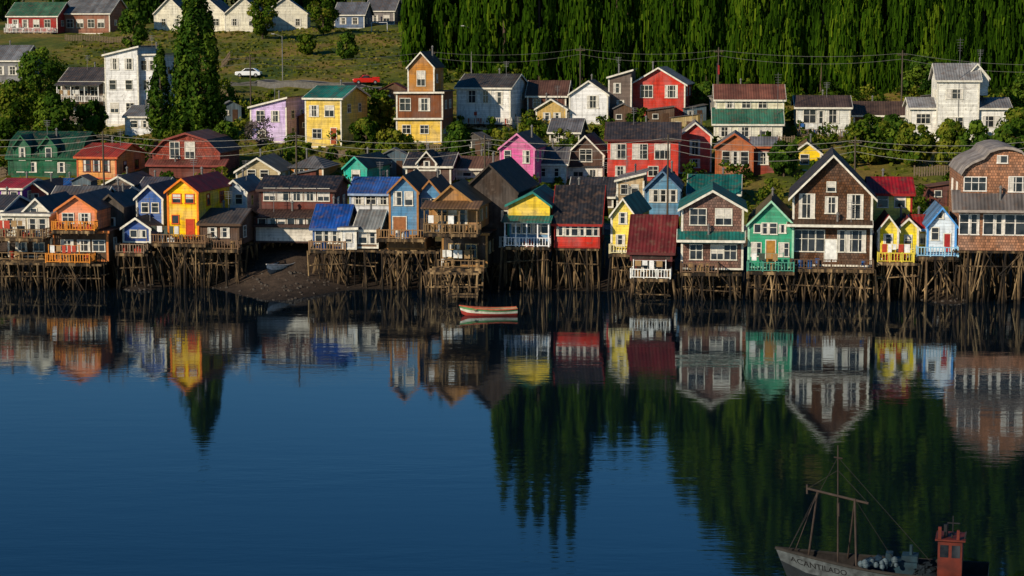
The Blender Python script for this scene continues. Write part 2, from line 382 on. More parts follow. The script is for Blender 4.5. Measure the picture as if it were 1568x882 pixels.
house('blue_stilt_house',fD(235,6),Y7,[V(210,250,352,302,284,'gable',(64,104,176),DG,R(318,14,10,222,238)+R(340,12,12,228),d=8),
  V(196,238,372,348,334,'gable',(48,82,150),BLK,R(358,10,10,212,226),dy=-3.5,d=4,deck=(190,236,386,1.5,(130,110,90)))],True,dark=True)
house('yellow_stilt_house',fD(280,4.5),-12,[V(257,305,366,292,274,'gable',(250,196,8),(172,34,24),R(304,13,13,270,291)+R(336,12,10,268),d=10,trim=(226,120,20),fr=(215,90,20),drc=(190,60,25),doors=[(292,350,12,28)],deck=(235,330,370,2.4,(120,90,60)))],True)
house('brown_shed',fD(345,4),Y7,[V(308,366,376,342,320,'side',(92,66,50),(72,68,66),R(356,14,12,325,345),st='plank',trim=(80,60,45),deck=(288,372,380,1.6,(110,84,60)))],True)
house('pale_gable_house',fD(365,14),Y7,[V(340,378,330,292,276,'gable',(188,196,206),(110,108,108),R(305,14,10,350,366)),],True,depthst=3)
house('long_red_brown_house',fD(450,13),Y7,[V(398,512,340,290,270,'side',(112,56,44),BLK,R(298,18,17,412,433,454,475,496),d=8,trim=(70,50,45)),
  V(394,486,372,345,330,'shed',(228,222,208),(62,44,40),[],dy=-3,d=4.2),V(394,486,347,333,318,'shed',(104,42,38),(66,48,44),R(340,9,11,405,420,435,450,465,480),dy=-2.9,d=4,tb=0)],True,depthst=6)
house('blue_roof_house',fD(508,5),Y7,[V(480,528,380,348,314,'side',(120,90,60),(20,76,158),R(362,20,10,488,500,512,523),d=6,trim=(60,90,140),deck=(476,534,382,1.2,(140,110,80)))],True)
house('grey_annex_house',fD(555,4),Y7,[V(523,545,382,350,345,'flat',(215,216,214),GR,R(364,12,9,534),d=6),V(545,578,380,350,322,'side',(110,82,56),(120,122,120),R(364,16,12,555,570),dy=.5,d=6,st='plank')],True)
house('white_blue_house',None,Y7,[V(536,600,332,296,272,'side',(218,220,224),(48,90,160),R(306,13,14,549,568,587),d=8,trim=(150,170,200))])
house('twin_gable_blue_house',fD(630,4),Y7,[V(597,640,362,292,270,'gable',(84,136,176),(84,72,60),R(304,20,11,609,626),d=9,trim=(160,110,60),deck=(580,655,364,1.6,(150,115,75)),doors=[(612,346,20,28)],drc=(150,95,55)),
   V(594,652,382,365,364,'flat',(120,88,58),BR,[],dy=-.2,d=7,side=0,st='plank',tb=0),
   V(638,676,362,298,276,'gable',(78,130,170),(84,72,60),R(312,16,10,650,664)+R(344,18,14,650),dy=1.2,d=8)],True)
E=house('unfinished_timber_house',fD(700,-.5),-10,[V(658,732,352,314,284,'gable',(168,120,66),(112,84,58),R(330,26,14,677,693,709),st='plank',d=7,fr=(190,160,110),trim=(150,110,60),ax=.45,deck=(654,738,355,2.2,(170,128,76),4)),
   V(672,740,408,358,356,'flat',(50,38,28),BR,R(384,20,16,690,716),dy=2.5,d=6,st='plank',deck=(668,740,408,1.5))],True,depthst=7)
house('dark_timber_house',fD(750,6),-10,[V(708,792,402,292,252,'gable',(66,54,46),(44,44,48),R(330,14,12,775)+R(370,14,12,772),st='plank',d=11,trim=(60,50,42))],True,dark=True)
house('yellow_and_blue_stilt_house',fD(810,4.5),Y7,[V(778,842,335,313,294,'gable',(238,202,62),TEAL,[],d=9,ax=.6,trim=(40,120,110),corner=0),
   V(778,842,374,335,334,'flat',(104,160,204),TEAL,R(348,18,12,790,806,822,835),dy=.15,d=8.5,tb=0,deck=(774,844,376,1.5,(232,232,232),5))],True)
house('red_stilt_house',fD(885,4),Y7,[V(850,917,380,341,285,'side',(200,48,32),(40,40,44),R(352,17,9,858,869,880,891,902,912),d=9,trim=(150,40,32),)],True)
house('yellow_narrow_stilt_house',fD(955,5),-12,[V(936,972,386,328,304,'gable',(240,214,88),(70,130,110),R(334,16,11,954)+R(368,16,12,950),d=9,deck=(934,974,388,.8,(215,205,160)))],True)
house('dark_red_roof_house',fD(1000,-.5),-9,[V(966,1028,400,384,330,'side',(60,46,42),(104,32,34),[],d=6,side=0,trim=(90,40,38)),
   V(970,1024,424,398,397,'flat',(46,36,32),BR,R(408,14,10,985,1005),dy=1.3,d=4,st='plank',deck=(964,1026,424,1.7,(232,232,226)))],True)
house('grey_shingle_house',fD(1090,0),Y7,[V(1044,1136,413,318,292,'gable',(128,96,86),TEAL,R(332,24,24,1069,1108)+R(386,22,18,1066,1098,1118),st='shingle',d=10,ov=.5,deck=(1042,1100,416,1.4,(110,86,66))),
   V(1044,1136,374,366,356,'shed',(30,90,84),TEAL,[],dy=-.9,d=.9,corner=0,side=0)],True)
house('teal_stilt_house',fD(1180,-.5),Y7,[V(1146,1213,411,342,308,'gable',(44,156,116),(96,84,52),R(350,16,10,1172,1184)+R(382,20,14,1158,1200)+R(350,12,9,1160,1198),d=10,trim=(150,200,170),doors=[(1180,386,14,36)],drc=(170,120,50),deck=(1144,1216,414,1.4,(70,140,120)))],True)
house('large_brown_stilt_house',fD(1272,0),Y7,[V(1214,1332,408,298,238,'gable',(96,64,40),(48,48,52),R(316,36,22,1236)+R(314,24,17,1273)+R(316,36,22,1309)+R(286,14,12,1273)+R(369,32,30,1233)+R(369,32,30,1309)+R(369,32,12,1256,1289),st='shingle',d=12,ov=.7,doors=[(1272,384,18,34)],drc=(225,225,220),deck=(1210,1336,410,1.6,(90,70,52))),
   V(1214,1332,349,344,341,'shed',(120,86,56),(80,60,45),[],dy=-1.0,d=1,corner=0,side=0,deck=None)],True)
house('red_roof_yellow_house',fD(1362,7),Y7,[V(1334,1394,345,296,272,'side',(232,216,96),(158,22,30),R(308,18,15,1352,1378),d=8,trim=(150,30,30))],True)
house('yellow_twin_gable_stilt_house',fD(1370,1),Y7,[V(1345,1374,398,350,331,'gable',(242,216,34),(150,40,36),R(366,14,12,1360),d=7,deck=(1342,1398,400,1.2,(220,200,70))),
   V(1373,1402,394,348,334,'gable',(236,212,40),(110,44,40),R(370,20,10,1388),dy=1,d=7)],True)
house('white_blue_trim_stilt_house',fD(1440,1),Y7,[V(1420,1462,392,344,318,'gable',(214,228,240),(90,130,170),R(358,18,10,1432)+R(330,8,8,1440),d=7,trim=(80,150,220),doors=[(1450,372,9,28)],drc=(160,40,40),deck=(1402,1466,392,1.0,(150,195,220))),
   V(1396,1425,390,350,330,'side',(226,196,60),(184,36,30),R(366,14,10,1410),dy=2.5,d=6)],True)
house('large_brown_curved_roof_house',fD(1530,-.5),Y7,[V(1470,1600,384,266,226,'bell',(168,122,94),(150,142,136),R(282,20,32,1494)+R(282,22,30,1560)+R(344,30,14,1478,1492,1514,1530,1546,1562,1578,1592)+R(244,10,14,1535),st='shingle',d=12,fr=(230,224,214),trim=(150,140,132),corner=0),
   V(1468,1604,327,319,298,'shed',(96,80,70),(104,98,96),[],dy=-1,d=1,corner=0,side=0)],True)
house('timber_stilt_house',fD(1650,1),Y7,[V(1612,1700,390,320,280,'gable',(140,100,70),DG,R(345,20,20,1640,1670),d=10)],True)
house('timber_stilt_house',fD(-90,1),Y7,[V(-120,-55,390,330,296,'gable',(150,70,50),DG,R(350,20,18,-100,-75),d=9)],True)
# ---- rows on the hill
hy=-8
house('blue_gable_house',None,hy,[V(988,1040,334,288,262,'gable',(96,146,178),(96,110,122),R(300,18,12,1001,1016,1030),d=9,trim=(90,120,150))])
house('tan_house',None,hy,[V(945,985,318,276,266,'shedx',(196,168,124),GR,R(290,14,10,956,972))])
house('teal_roof_house',None,hy,[V(1056,1130,312,296,268,'side',(150,150,140),TEAL,R(304,8,10,1075,1100),d=8)])
house('dark_roof_house',None,hy,[V(874,938,318,300,272,'side',(90,80,74),(54,54,58),R(308,9,12,890,915),d=8)])
house('purple_house',None,hy,[V(-6,34,318,288,274,'side',(126,56,160),(160,40,50),R(300,12,10,8,22))])
house('red_white_house',None,hy,[V(32,74,314,294,280,'gable',(200,76,64),DG,R(302,10,14,52))])
house('blue_roof_shed',None,hy,[V(70,112,300,290,274,'side',(150,150,150),(30,90,160),R(296,5,8,80,95))])
house('dark_gable_house',None,hy,[V(160,205,310,282,270,'gable',(110,92,80),DG,R(295,12,10,175,190))])
house('dark_gable_house',None,hy,[V(208,244,306,296,272,'side',(90,110,140),(80,80,90),R(301,6,8,225))])
house('green_dormer_house',None,hy,[V(12,122,272,240,202,'gambrel_side',(24,84,56),(20,66,46),R(256,14,10,30,50,75,95),d=9,trim=(30,90,60)),
   V(20,46,248,224,208,'gable',(30,96,66),(24,78,56),R(236,18,8,33),dy=-.1,d=4),V(62,88,248,224,208,'gable',(30,96,66),(24,78,56),R(236,18,8,75),dy=-.1,d=4)])
house('orange_house',None,-14,[V(117,180,274,240,220,'side',(226,156,84),(164,56,40),R(254,17,11,132,148,164),d=9,fr=(120,50,40),trim=(190,90,50))])
house('red_brick_gambrel_house',None,hy,[V(234,338,276,232,204,'gambrel',(150,66,50),(96,66,58),R(230,24,14,267,291)+R(256,10,10,250,315),d=9,st='shingle',trim=(130,60,50)),
   V(228,345,258,252,246,'shed',(110,60,50),(110,60,52),[],dy=-1,d=1,corner=0,side=0)])
house('beige_gable_house',None,hy,[V(362,428,286,262,242,'gable',(176,160,124),(116,106,90),R(266,11,12,385,405))])
house('small_orange_house',None,hy,[V(442,495,272,256,238,'hip',(190,126,64),(112,110,108),R(264,9,14,458,480))])
house('turquoise_house',None,-14,[V(527,562,296,256,240,'gable',(34,178,156),(60,80,76),R(268,14,12,545),d=9,trim=(60,170,150))])
house('dark_cottage',None,hy,[V(622,690,288,254,234,'side',(96,66,52),(52,52,56),R(268,14,12,640,668),d=8),V(640,668,262,248,232,'gable',(80,60,52),(52,52,56),R(252,9,8,654),dy=-.3,d=4)])
house('brown_roof_cottage',None,hy,[V(698,758,272,258,240,'side',(200,190,168),(112,80,62),R(265,9,12,715,740),d=8)])
house('pink_house',None,-10,[V(766,818,292,226,205,'gable',(220,98,160),(96,84,84),R(240,18,9,777)+R(240,18,9,806)+R(272,14,12,790),d=8,trim=(210,130,170))])
house('white_lower_house',None,hy,[V(818,866,280,250,226,'side',(212,212,208),(92,90,92),R(264,12,12,832,852),d=7)])
house('black_and_white_gable_house',None,hy,[V(868,924,276,236,208,'gable',(84,62,52),DG,R(238,18,18,897),d=8,st='plank'),V(872,922,276,256,255,'flat',(220,218,212),DG,R(265,10,14,886,908),dy=-.3,d=2,tb=0)])
house('grey_cottage',None,hy,[V(842,886,222,202,182,'side',(120,112,104),(112,112,116),R(212,10,12,855,873))])
house('long_red_house',None,-5,[V(930,1038,276,213,188,'side',(204,60,44),(60,56,58),R(232,22,22,947,980,1014)+R(262,14,14,950,1000),d=8,trim=(90,50,46),corner=0)])
house('narrow_red_house',None,-5,[V(1040,1088,266,208,188,'gable',(208,68,52),(130,124,124),R(226,22,14,1064)+R(250,12,14,1064),d=8)])
house('orange_gable_house',None,hy,[V(1096,1152,276,224,205,'gable',(176,100,56),(120,122,124),R(242,20,11,1112,1126,1140),d=8,trim=(170,90,50)),V(1150,1184,272,224,210,'side',(136,60,46),GR,R(242,18,14,1167),dy=1,d=7)])
house('white_two_level_house',None,-4,[V(1094,1196,222,189,168,'shed',(222,218,196),(54,108,88),R(202,14,18,1110,1140,1172),d=3),V(1094,1196,192,152,130,'side',(222,216,186),(122,76,60),R(160,10,12,1115,1140,1165),dy=3,d=8)])
house('white_porch_house',None,-6,[V(1220,1300,210,164,147,'side',(226,226,216),(80,64,58),R(178,20,18,1240,1275)+R(182,24,10,1257),d=8,deck=(1220,1302,208,1.5,(120,100,80)))])
house('small_yellow_house',None,hy,[V(1214,1256,262,234,218,'gable',(236,200,30),(110,84,50),R(244,14,12,1232))])
house('brown_barn',None,hy,[V(1308,1384,206,176,156,'side',(96,66,48),(84,66,56),R(190,9,12,1330,1360),st='plank',d=8)])
house('white_tower_house',None,-6,[V(1434,1496,222,122,98,'side',(238,236,226),(150,150,150),R(144,14,24,1462)+R(188,16,24,1462),d=7),
   V(1394,1436,218,165,150,'side',(232,230,222),(140,140,142),R(182,14,20,1414),dy=.6,d=7),V(1495,1542,222,165,150,'side',(234,232,224),(120,120,122),R(186,16,24,1516),dy=.4,d=7),V(1476,1510,132,118,98,'gable',(225,225,220),(150,150,152),[],dy=2,d=5,side=0)])
house('red_gable_house',None,-10,[V(967,1048,186,128,104,'gable',(200,56,40),(140,146,152),R(140,18,18,990,1028),d=10,ov=.5),])
house('white_gable_house',None,-8,[V(872,930,190,144,124,'gable',(232,232,232),(110,108,108),R(156,18,16,908),d=8)])
house('grey_brown_house',None,hy,[V(932,966,188,118,108,'shedx',(110,96,88),GR,R(135,14,10,945)+R(160,12,10,950))])
house('brown_cottage',None,hy,[V(808,866,192,146,124,'side',(112,68,54),(90,62,52),R(158,12,11,822,842),d=7),V(824,870,194,166,152,'gable',(206,168,76),(80,100,120),R(178,10,10,840,856),dy=-2,d=3)])
house('white_balcony_house',None,-14,[V(699,782,200,134,114,'side',(236,234,228),(70,68,66),R(148,18,16,722,744)+R(150,18,10,765),d=11,deck=(704,786,190,1.2,(215,210,200)))])
house('timber_tower_house',None,-10,[V(607,676,218,182,180,'flat',(234,194,78),BR,R(198,12,12,622,650),d=8),V(607,678,183,142,140,'flat',(122,72,42),BR,R(160,18,16,620,650),d=8,dy=.02,st='plank'),
   V(624,664,143,102,80,'gable',(188,128,56),(70,60,56),R(120,22,12,644),dy=.5,d=7,trim=(120,80,50))])
house('yellow_house',None,-16,[V(467,524,226,150,132,'side',(234,200,92),(34,112,98),R(170,16,14,480,505)+R(205,14,14,485),d=11,doors=[(512,208,9,24)],drc=(160,70,30))])
house('lilac_house',None,-14,[V(383,440,218,164,150,'shedx',(208,184,230),(120,112,112),R(178,16,12,398,422)+R(204,12,12,400),d=9)])
house('white_three_storey_house',None,-10,[V(162,214,192,84,72,'shedx',(236,236,234),(150,160,168),R(98,16,12,175,198)+R(130,14,10,172,198)+R(165,14,12,175,200),d=9),V(213,240,194,84,74,'flat',(236,236,234),GR,R(100,14,8,220,232)+R(130,14,8,222)+R(160,14,8,226),dy=1,d=8)])
house('dark_balcony_house',None,-10,[V(94,162,190,124,104,'side',(96,84,76),(70,66,66),R(140,14,12,108,128,146)+R(172,14,14,120),d=8,deck=(92,160,156,1.8,(225,222,215),4))])
house('small_white_house',None,hy,[V(192,236,208,178,162,'side',(222,224,226),(110,114,120),R(190,10,10,205,222))])
house('grey_house',None,hy,[V(-30,36,128,92,70,'side',(130,130,132),(112,114,118),R(108,12,12,0,20),d=9)])
house('long_red_bungalow',None,-10,[V(10,90,50,24,4,'side',(156,46,40),(60,100,76),R(36,11,9,22,38,56,74),d=9,deck=(8,88,50,1.4,(210,205,200)))])
house('brown_bungalow',None,-10,[V(94,170,52,20,-2,'side',(150,100,78),(110,112,114),R(36,12,10,106,122,140,156),d=11)])
for i,(a,b) in enumerate([(236,285),(290,345),(345,400),(404,470)]):
    house('white_gable_bungalow',None,-8+3*i,[V(a,b,48,20,-4,'gable',(228,222,200),(112,108,106),R(34,10,9,a+14,b-14),d=10)])
house('blue_grey_cottage',None,-10,[V(512,558,44,22,4,'side',(90,110,140),(100,104,112),R(32,9,9,525,544))])
house('grey_cottage',None,-10,[V(560,604,38,16,-2,'side',(126,120,118),(92,92,96),R(28,9,9,574,592))])
house('white_cottage',None,-10,[V(616,646,38,12,-6,'gable',(200,200,198),DG,R(24,10,8,625,637))])
# small outbuildings filling the back gardens
SC=[(128,104,78),(96,72,54),(150,146,138),(112,60,48),(84,104,116),(160,140,96),(74,70,64)]; RC=[(96,92,90),(110,76,60),(70,66,66),(124,60,48),(120,122,122)]
cnt=0;tries=0
while cnt<30 and tries<900:
    tries+=1; X=random.uniform(-62,72); s=random.choice((random.uniform(34,52),random.uniform(52,86),random.uniform(86,112))); Y=Yr(X)+s; wd=random.uniform(2.2,4.2)
    if any((X-a)**2+(Y+1-b)**2<(r_*.8+wd*.5)**2 for a,b,r_ in FOOT): continue
    z=gz(X,Y); E=empty('garden_shed',(X,Y,z),math.radians(random.uniform(-25,12))); hh=random.uniform(1.9,2.6); dd_=random.uniform(2,3.2); B=MB();Rr=MB();G_=MB();Fq=MB();Cq=MB();Dq=MB()
    if random.random()<.5: pts=[(-wd/2,hh),(0,hh+wd*.25),(wd/2,hh)]
    else: pts=[(-wd/2,hh),(wd/2,hh+.5)]
    B.prism([(-wd/2,-1)]+pts+[(wd/2,-1)],'y',0,dd_); Rr.sheet(ext(pts,.2),.07,'y',-.25,dd_+.2,.02)
    window(lambda u,o,z_:(u,-o,z_),-wd*.22,1.35,.7,.6,G_,Fq,Cq); Dq.box(wd*.08,wd*.08+.75,-.04,0,0,1.8)
    B.obj('walls',wallmat(random.choice(SC),'plank'),E); Rr.obj('roof',roofmat(random.choice(RC),1),E); G_.obj('window',glassmat(),E); Fq.obj('window_frame',plain('frame_paint',WHITE),E); Cq.obj('curtain',plain('curtain_cloth',(205,200,190)),E); Dq.obj('door',plain('door_paint',(80,56,40)),E)
    FOOT.append((X,Y+1,wd*.7)); cnt+=1
# ------------------------------------------------------------------ terrain mesh
gx=np.concatenate([np.linspace(-900,-95,28),np.arange(-90,125,1.5),np.linspace(130,900,28)])
gy=np.concatenate([np.linspace(-500,165,12),np.arange(170,440,1.5),np.linspace(446,700,20),np.linspace(740,2000,20)])
XX,YY=np.meshgrid(gx,gy); ZZ=ground(XX,YY)
vs=np.stack([XX,YY,ZZ],-1).reshape(-1,3); nx=len(gx);ny=len(gy)
idx=np.arange(nx*ny).reshape(ny,nx)
fs=np.stack([idx[:-1,:-1],idx[:-1,1:],idx[1:,1:],idx[1:,:-1]],-1).reshape(-1,4)
def npmesh(name,vs,fs,mat,tint=None,smooth=False,parent=None):
    me=bpy.data.meshes.new(name); n=len(fs)
    me.vertices.add(len(vs)); me.vertices.foreach_set('co',np.ascontiguousarray(vs,np.float32).ravel())
    me.loops.add(n*4); me.loops.foreach_set('vertex_index',np.ascontiguousarray(fs,np.int32).ravel())
    me.polygons.add(n); me.polygons.foreach_set('loop_start',np.arange(0,n*4,4,dtype=np.int32))
    if smooth: me.polygons.foreach_set('use_smooth',np.ones(n,bool))
    me.update(calc_edges=True)
    if tint is not None:
        a=me.attributes.new('tint','FLOAT','FACE'); a.data.foreach_set('value',tint.astype(np.float32))
    me.materials.append(mat); o=bpy.data.objects.new(name,me); link(o)
    if parent: o.parent=parent
    return o
nt=NT('hillside_earth_and_grass'); g=nt.n('NewGeometry').outputs['Position']; sx=nt.n('SeparateXYZ'); nt.l(g,sx.inputs[0])
n1=nt.noise(g,.09,5);n2=nt.noise(g,1.3,6);n3=nt.noise(g,5,5)
grass=nt.ramp(n1,[(.38,S((60,76,20))),(.5,S((94,96,32))),(.62,S((126,106,50)))])
grass=nt.mul(grass,nt.ramp(n2,[(.3,.65),(.65,1.15)])); grass=nt.mul(grass,nt.ramp(n3,[(.3,.75),(.7,1.15)]))
mud=nt.mul(S((80,66,54)),nt.ramp(n2,[(.3,.5),(.7,1.1)])); mud=nt.mul(mud,nt.ramp(n3,[(.3,.6),(.7,1.2)]))
wet=nt.ramp(sx.outputs[2],[(0,.35),(.8,1.0)]); mud=nt.mul(mud,wet)
zf=nt.math('ADD',sx.outputs[2],nt.math('MULTIPLY',n2,1.6)); mf=nt.ramp(nt.math('MULTIPLY',zf,.1),[(.40,0.0),(.56,1.0)])
m=nt.n('MixRGB'); nt.l(mf,m.inputs[0]); nt.l(mud,m.inputs[1]); nt.l(grass,m.inputs[2])
principled(nt,m.outputs[0],.9,n3,.6,.12,.2)
npmesh('ground',vs,fs,nt.m,smooth=True)
# water
nt=NT('calm_estuary_water'); g=nt.n('NewGeometry').outputs['Position']
a=nt.noise(g,.5,3,(.4,1.2,1)); b=nt.noise(g,2.0,2,(.5,1.5,1)); c=nt.noise(g,.03,2,(.6,1.4,1))
h=nt.math('ADD',a,nt.math('MULTIPLY',b,.28)); h=nt.math('MULTIPLY',h,nt.ramp(c,[(.38,.35),(.62,1.5)]))
bp=nt.n('Bump'); bp.inputs['Strength'].default_value=1; bp.inputs['Distance'].default_value=.0105; nt.l(h,bp.inputs['Height'])
gl=nt.n('BsdfGlossy'); gl.inputs['Roughness'].default_value=.035; gl.inputs['Color'].default_value=(.80,.91,1,1); nt.l(bp.outputs[0],gl.inputs['Normal'])
df=nt.n('BsdfDiffuse'); df.inputs['Color'].default_value=(.002,.006,.011,1)
fr=nt.n('Fresnel'); fr.inputs['IOR'].default_value=1.44; nt.l(bp.outputs[0],fr.inputs['Normal'])
ms=nt.n('MixShader'); nt.l(fr.outputs[0],ms.inputs[0]); nt.l(df.outputs[0],ms.inputs[1]); nt.l(gl.outputs[0],ms.inputs[2]); nt.l(ms.outputs[0],nt.out.inputs[0])
wv=np.array([(-900,-500,0),(900,-500,0),(900,230,0),(-900,230,0)],float); npmesh('water',wv,np.array([[0,1,2,3]]),nt.m)
# shore stones
B=MB()
for i in range(420):
    X=random.choice((random.gauss(-23,5),random.gauss(-37,2),random.gauss(41,2.5),random.uniform(-60,60))); Y=float(Ys(X))+random.uniform(-.5,12); z=gz(X,Y); r=random.uniform(.06,.24)
    B.beam((X,Y,z-r*.4),(X+random.uniform(-.1,.1),Y,z+r*.55),r,r*random.uniform(.4,.8),random.choice((5,6,7)))
B.obj('shore_stones',plain('wet_stone',(70,62,54),.7,.5,2))
# ------------------------------------------------------------------ roads
ASPH=plain('asphalt',(66,66,68),.9,.3,1.5); KERB=plain('concrete_kerb',(104,102,98),.9)
def road(name,pts,w):
    E=empty(name,(0,0,0)); A=MB(); K=MB(); P_=[]
    for i in range(len(pts)-1):
        p,q=np.array(pts[i]),np.array(pts[i+1]); n=int(np.linalg.norm(q-p)/1.2)+1
        for k in range(n): P_.append(p+(q-p)*k/n)
    P_.append(np.array(pts[-1])); rows=[]
    for i,p in enumerate(P_):
        t=P_[min(i+1,len(P_)-1)]-P_[max(i-1,0)]; t=t/np.linalg.norm(t); nn=np.array((-t[1],t[0]))
        zc=max(gz(*(p+nn*w*(j/6-.5))) for j in range(7))+.05
        rows.append([(p[0]+nn[0]*w*(j/6-.5),p[1]+nn[1]*w*(j/6-.5),zc) for j in range(7)])
    v=[x for r in rows for x in r]; A.add(v,[(i*7+j,i*7+j+1,(i+1)*7+j+1,(i+1)*7+j) for i in range(len(rows)-1) for j in range(6)])
    for i in range(len(rows)-1):
        for j in(0,6): 
            a,b=Vector(rows[i][j]),Vector(rows[i+1][j]); K.beam(a+Vector((0,0,.02)),b+Vector((0,0,.02)),.1)
            if j==0: K.add([a,b,b-Vector((0,0,1.5)),a-Vector((0,0,1.5))],[(0,1,2,3)])
    A.obj('asphalt_surface',ASPH,E); K.obj('kerbs',KERB,E)
road('shore_street',[(x,Yr(x)+26) for x in range(-85,100,8)],6)
ra=[at(u,v)[:2] for u,v in((335,130),(400,128),(470,129),(540,133),(600,142))]
road('upper_street',ra,5)
# ------------------------------------------------------------------ foliage
def quads(pos,nrm,wd,hg,hang):
    n=len(pos); nrm=nrm/np.linalg.norm(nrm,axis=1,keepdims=True)
    ref=np.tile(np.array([0,0,1.]),(n,1)) if hang else rng.normal(size=(n,3))
    a=np.cross(nrm,ref); a/=np.linalg.norm(a,axis=1,keepdims=True)+1e-6; b=np.cross(nrm,a)
    a=a*wd[:,None]*.5; b=b*hg[:,None]*.5; sk=rng.uniform(.3,1,(n,1))
    v=np.stack([pos-a-b,pos+a*sk-b,pos+a+b*sk,pos-a*sk+b],1).reshape(-1,3)
    return v
PROF={'poplar':lambda t:np.minimum(1,(t+.03)/.16)**.6*np.clip(1-t,0,1)**.5*1.12,
      'wide':lambda t:np.minimum(1,(t+.03)/.12)**.6*np.clip(1-t**2.2,0.01,1)**.75,
      'curtain':lambda t:np.minimum(1,(t+.2)/.25)*np.clip(1-t**3,0.02,1)**.8,
      'broad':lambda t:np.sqrt(np.clip(1-(2*t-1)**2,0.02,1))}
def crown(base,H,R,n,ncl,shape,asp,lw,lh,hang=False,t0=.05,clr=.34,tb=.5,tv=.22,face=0.0):
    t=rng.uniform(0,1,ncl); pr=PROF[shape](t); th=rng.uniform(0,2*np.pi,ncl); rr=R*pr*rng.uniform(.35,.95,ncl)**.6*.85
    c=np.stack([rr*np.cos(th),rr*np.sin(th),H*(t0+(1-t0)*t)],1); rc=R*clr*rng.uniform(.55,1.25,ncl)*np.maximum(pr,.25)**.5
    ct=tb+rng.normal(0,tv,ncl)
    k=rng.integers(0,ncl,n); d=rng.normal(size=(n,3)); d/=np.linalg.norm(d,axis=1,keepdims=True)
    p=c[k]+d*(rc[k]*rng.uniform(.55,1.08,n))[:,None]*np.array([1,1,asp])
    out=p-np.array([0,0,H*.45]); out[:,2]*=.25; out/=np.linalg.norm(out,axis=1,keepdims=True)+1e-6
    nr=d*.7+out*.5+rng.normal(0,.45,(n,3))+np.array([-.4*face,-face,0])
    if hang: nr[:,2]*=.35
    p=p+np.array(base); v=quads(p,nr,lw*rng.uniform(.6,1.3,n),lh*rng.uniform(.6,1.3,n),hang)
    return v,np.clip(ct[k]+rng.normal(0,.12,n),0,1)
def mass(name,parts,mat,parent=None):
    v=np.concatenate([p[0] for p in parts]); t=np.concatenate([p[1] for p in parts])
    return npmesh(name,v,np.arange(len(v)).reshape(-1,4),mat,tint=t,parent=parent)
FOR=foliage('weeping_forest_leaves',(16,34,6),(50,78,14),(98,118,26),.25)
DKG=foliage('dark_green_leaves',(20,38,12),(54,82,26),(96,116,36),.25)
MDG=foliage('shrub_leaves',(26,42,12),(64,90,24),(126,126,44))
BARK=plain('bark',(84,70,56),.9,.4,4)
def tree(name,u,v,H,R,shape='broad',n=5000,ncl=50,asp=1,lw=.4,lh=.4,mat=None,t0=.2,tb=.5,hang=False,clr=.34):
    X,Y,Z=at(u,v)
    E=empty(name,(X,Y,Z)); T=MB(); r=H*.018+.08
    T.beam((0,0,-.5),(.1,0,H*.45),r,r*.6,8); T.beam((.1,0,H*.45),(0,.1,H*.9),r*.6,r*.15,6)
    for i in range(9):
        a=random.uniform(0,6.28); z=H*random.uniform(max(t0,.12),.7); q=R*.75*float(PROF[shape](np.array([z/H]))[0])
        T.beam((0.05,0,z),(q*math.cos(a),q*math.sin(a),z+H*.12),r*.4,r*.08,5)
    T.obj('trunk_and_limbs',BARK,E)
    mass('leaves',[crown((0,0,0),H,R,n,ncl,shape,asp,lw,lh,hang,t0,tb=tb,clr=clr)],mat or MDG,E); FOOT.append((X,Y,1.5))
tree('poplar_tree',303,208,20.5,4.5,'wide',14000,170,2.8,.34,.5,DKG,.03,clr=.22)
tree('poplar_tree',247,212,12.5,2.1,'wide',4600,60,2.4,.3,.4,DKG,.04,clr=.3)
for (u,v,H,R_) in [(62,165,8.5,4),(30,205,7,3.6),(85,215,6,3),(18,240,5,3),(140,215,5,2.6),(205,90,9,2.6),(402,60,8.5,3.2),(495,55,8.5,3.2),(585,205,6,2),(560,235,4.5,2),(700,250,5,1.8),(770,150,5,2.5),(470,85,3.5,1.8),(530,92,4.5,2.2),
      (1330,252,6,3.3),(1365,250,5.5,3.2),(1400,256,5,2.8),(1455,262,6,2.3),(1492,262,6,2.2),(1540,250,4.5,2.5),(1440,160,5,2.6),(1560,240,6,3),(1080,170,4,1.8),(345,250,5,2),(600,250,4,2.2),(1200,270,4,2),(925,130,5,2.6),(1160,135,7,2.6),(1580,200,8,3.5),(1410,150,6,3)]:
    tree('broadleaf_tree',u,v,H,R_,'broad',int(1700+R_*750),36,1,.36,.36,random.choice((DKG,MDG,MDG)),.12,tb=random.uniform(.4,.7))
LIL=foliage('budding_leaves',(60,60,44),(96,88,84),(130,116,120)); tree('budding_tree',398,240,5.2,2.4,'broad',1000,26,1,.2,.2,LIL,.25)
# forest of tall weeping trees
parts=[];TR=MB()
def ft(X,Y,H,R_,n,tb,lw=.34,lh=1.0,shape='curtain',ncl=None,tv=.17,face=0,asp=3.4,clr=None):
    z=gz(X,Y); parts.append(crown((X,Y,z),H,R_,n,ncl or int(26+H*1.6),shape,asp,lw,lh,True,.02,clr=.3 if clr is None else clr,tb=tb,tv=tv,face=face)); TR.beam((X,Y,z-.5),(X,Y,z+H*.8),.3,.08,6)
for ri,(s,n) in enumerate([(126,2300),(128.5,2300),(132,2000)]):
    x=1.0+ri*.9 if ri else 4
    while x<98:
        X=x+random.uniform(-.9,.9); Y=Yr(X)-1+s+random.uniform(-1.6,1.6); H=random.uniform(16,22)+ri*.8+(2 if x<32 else 0)
        n_=int(n*.6) if X>84 else n
        ft(X,Y,H,random.uniform(2.4,3.5),n_,.45+random.uniform(-.14,.12)+(.26 if random.random()<.06 else 0),.24,1.5,ncl=random.randint(44,64),tv=.13,face=.75,asp=random.uniform(3.6,5),clr=.27); x+=random.uniform(1.7,2.9)
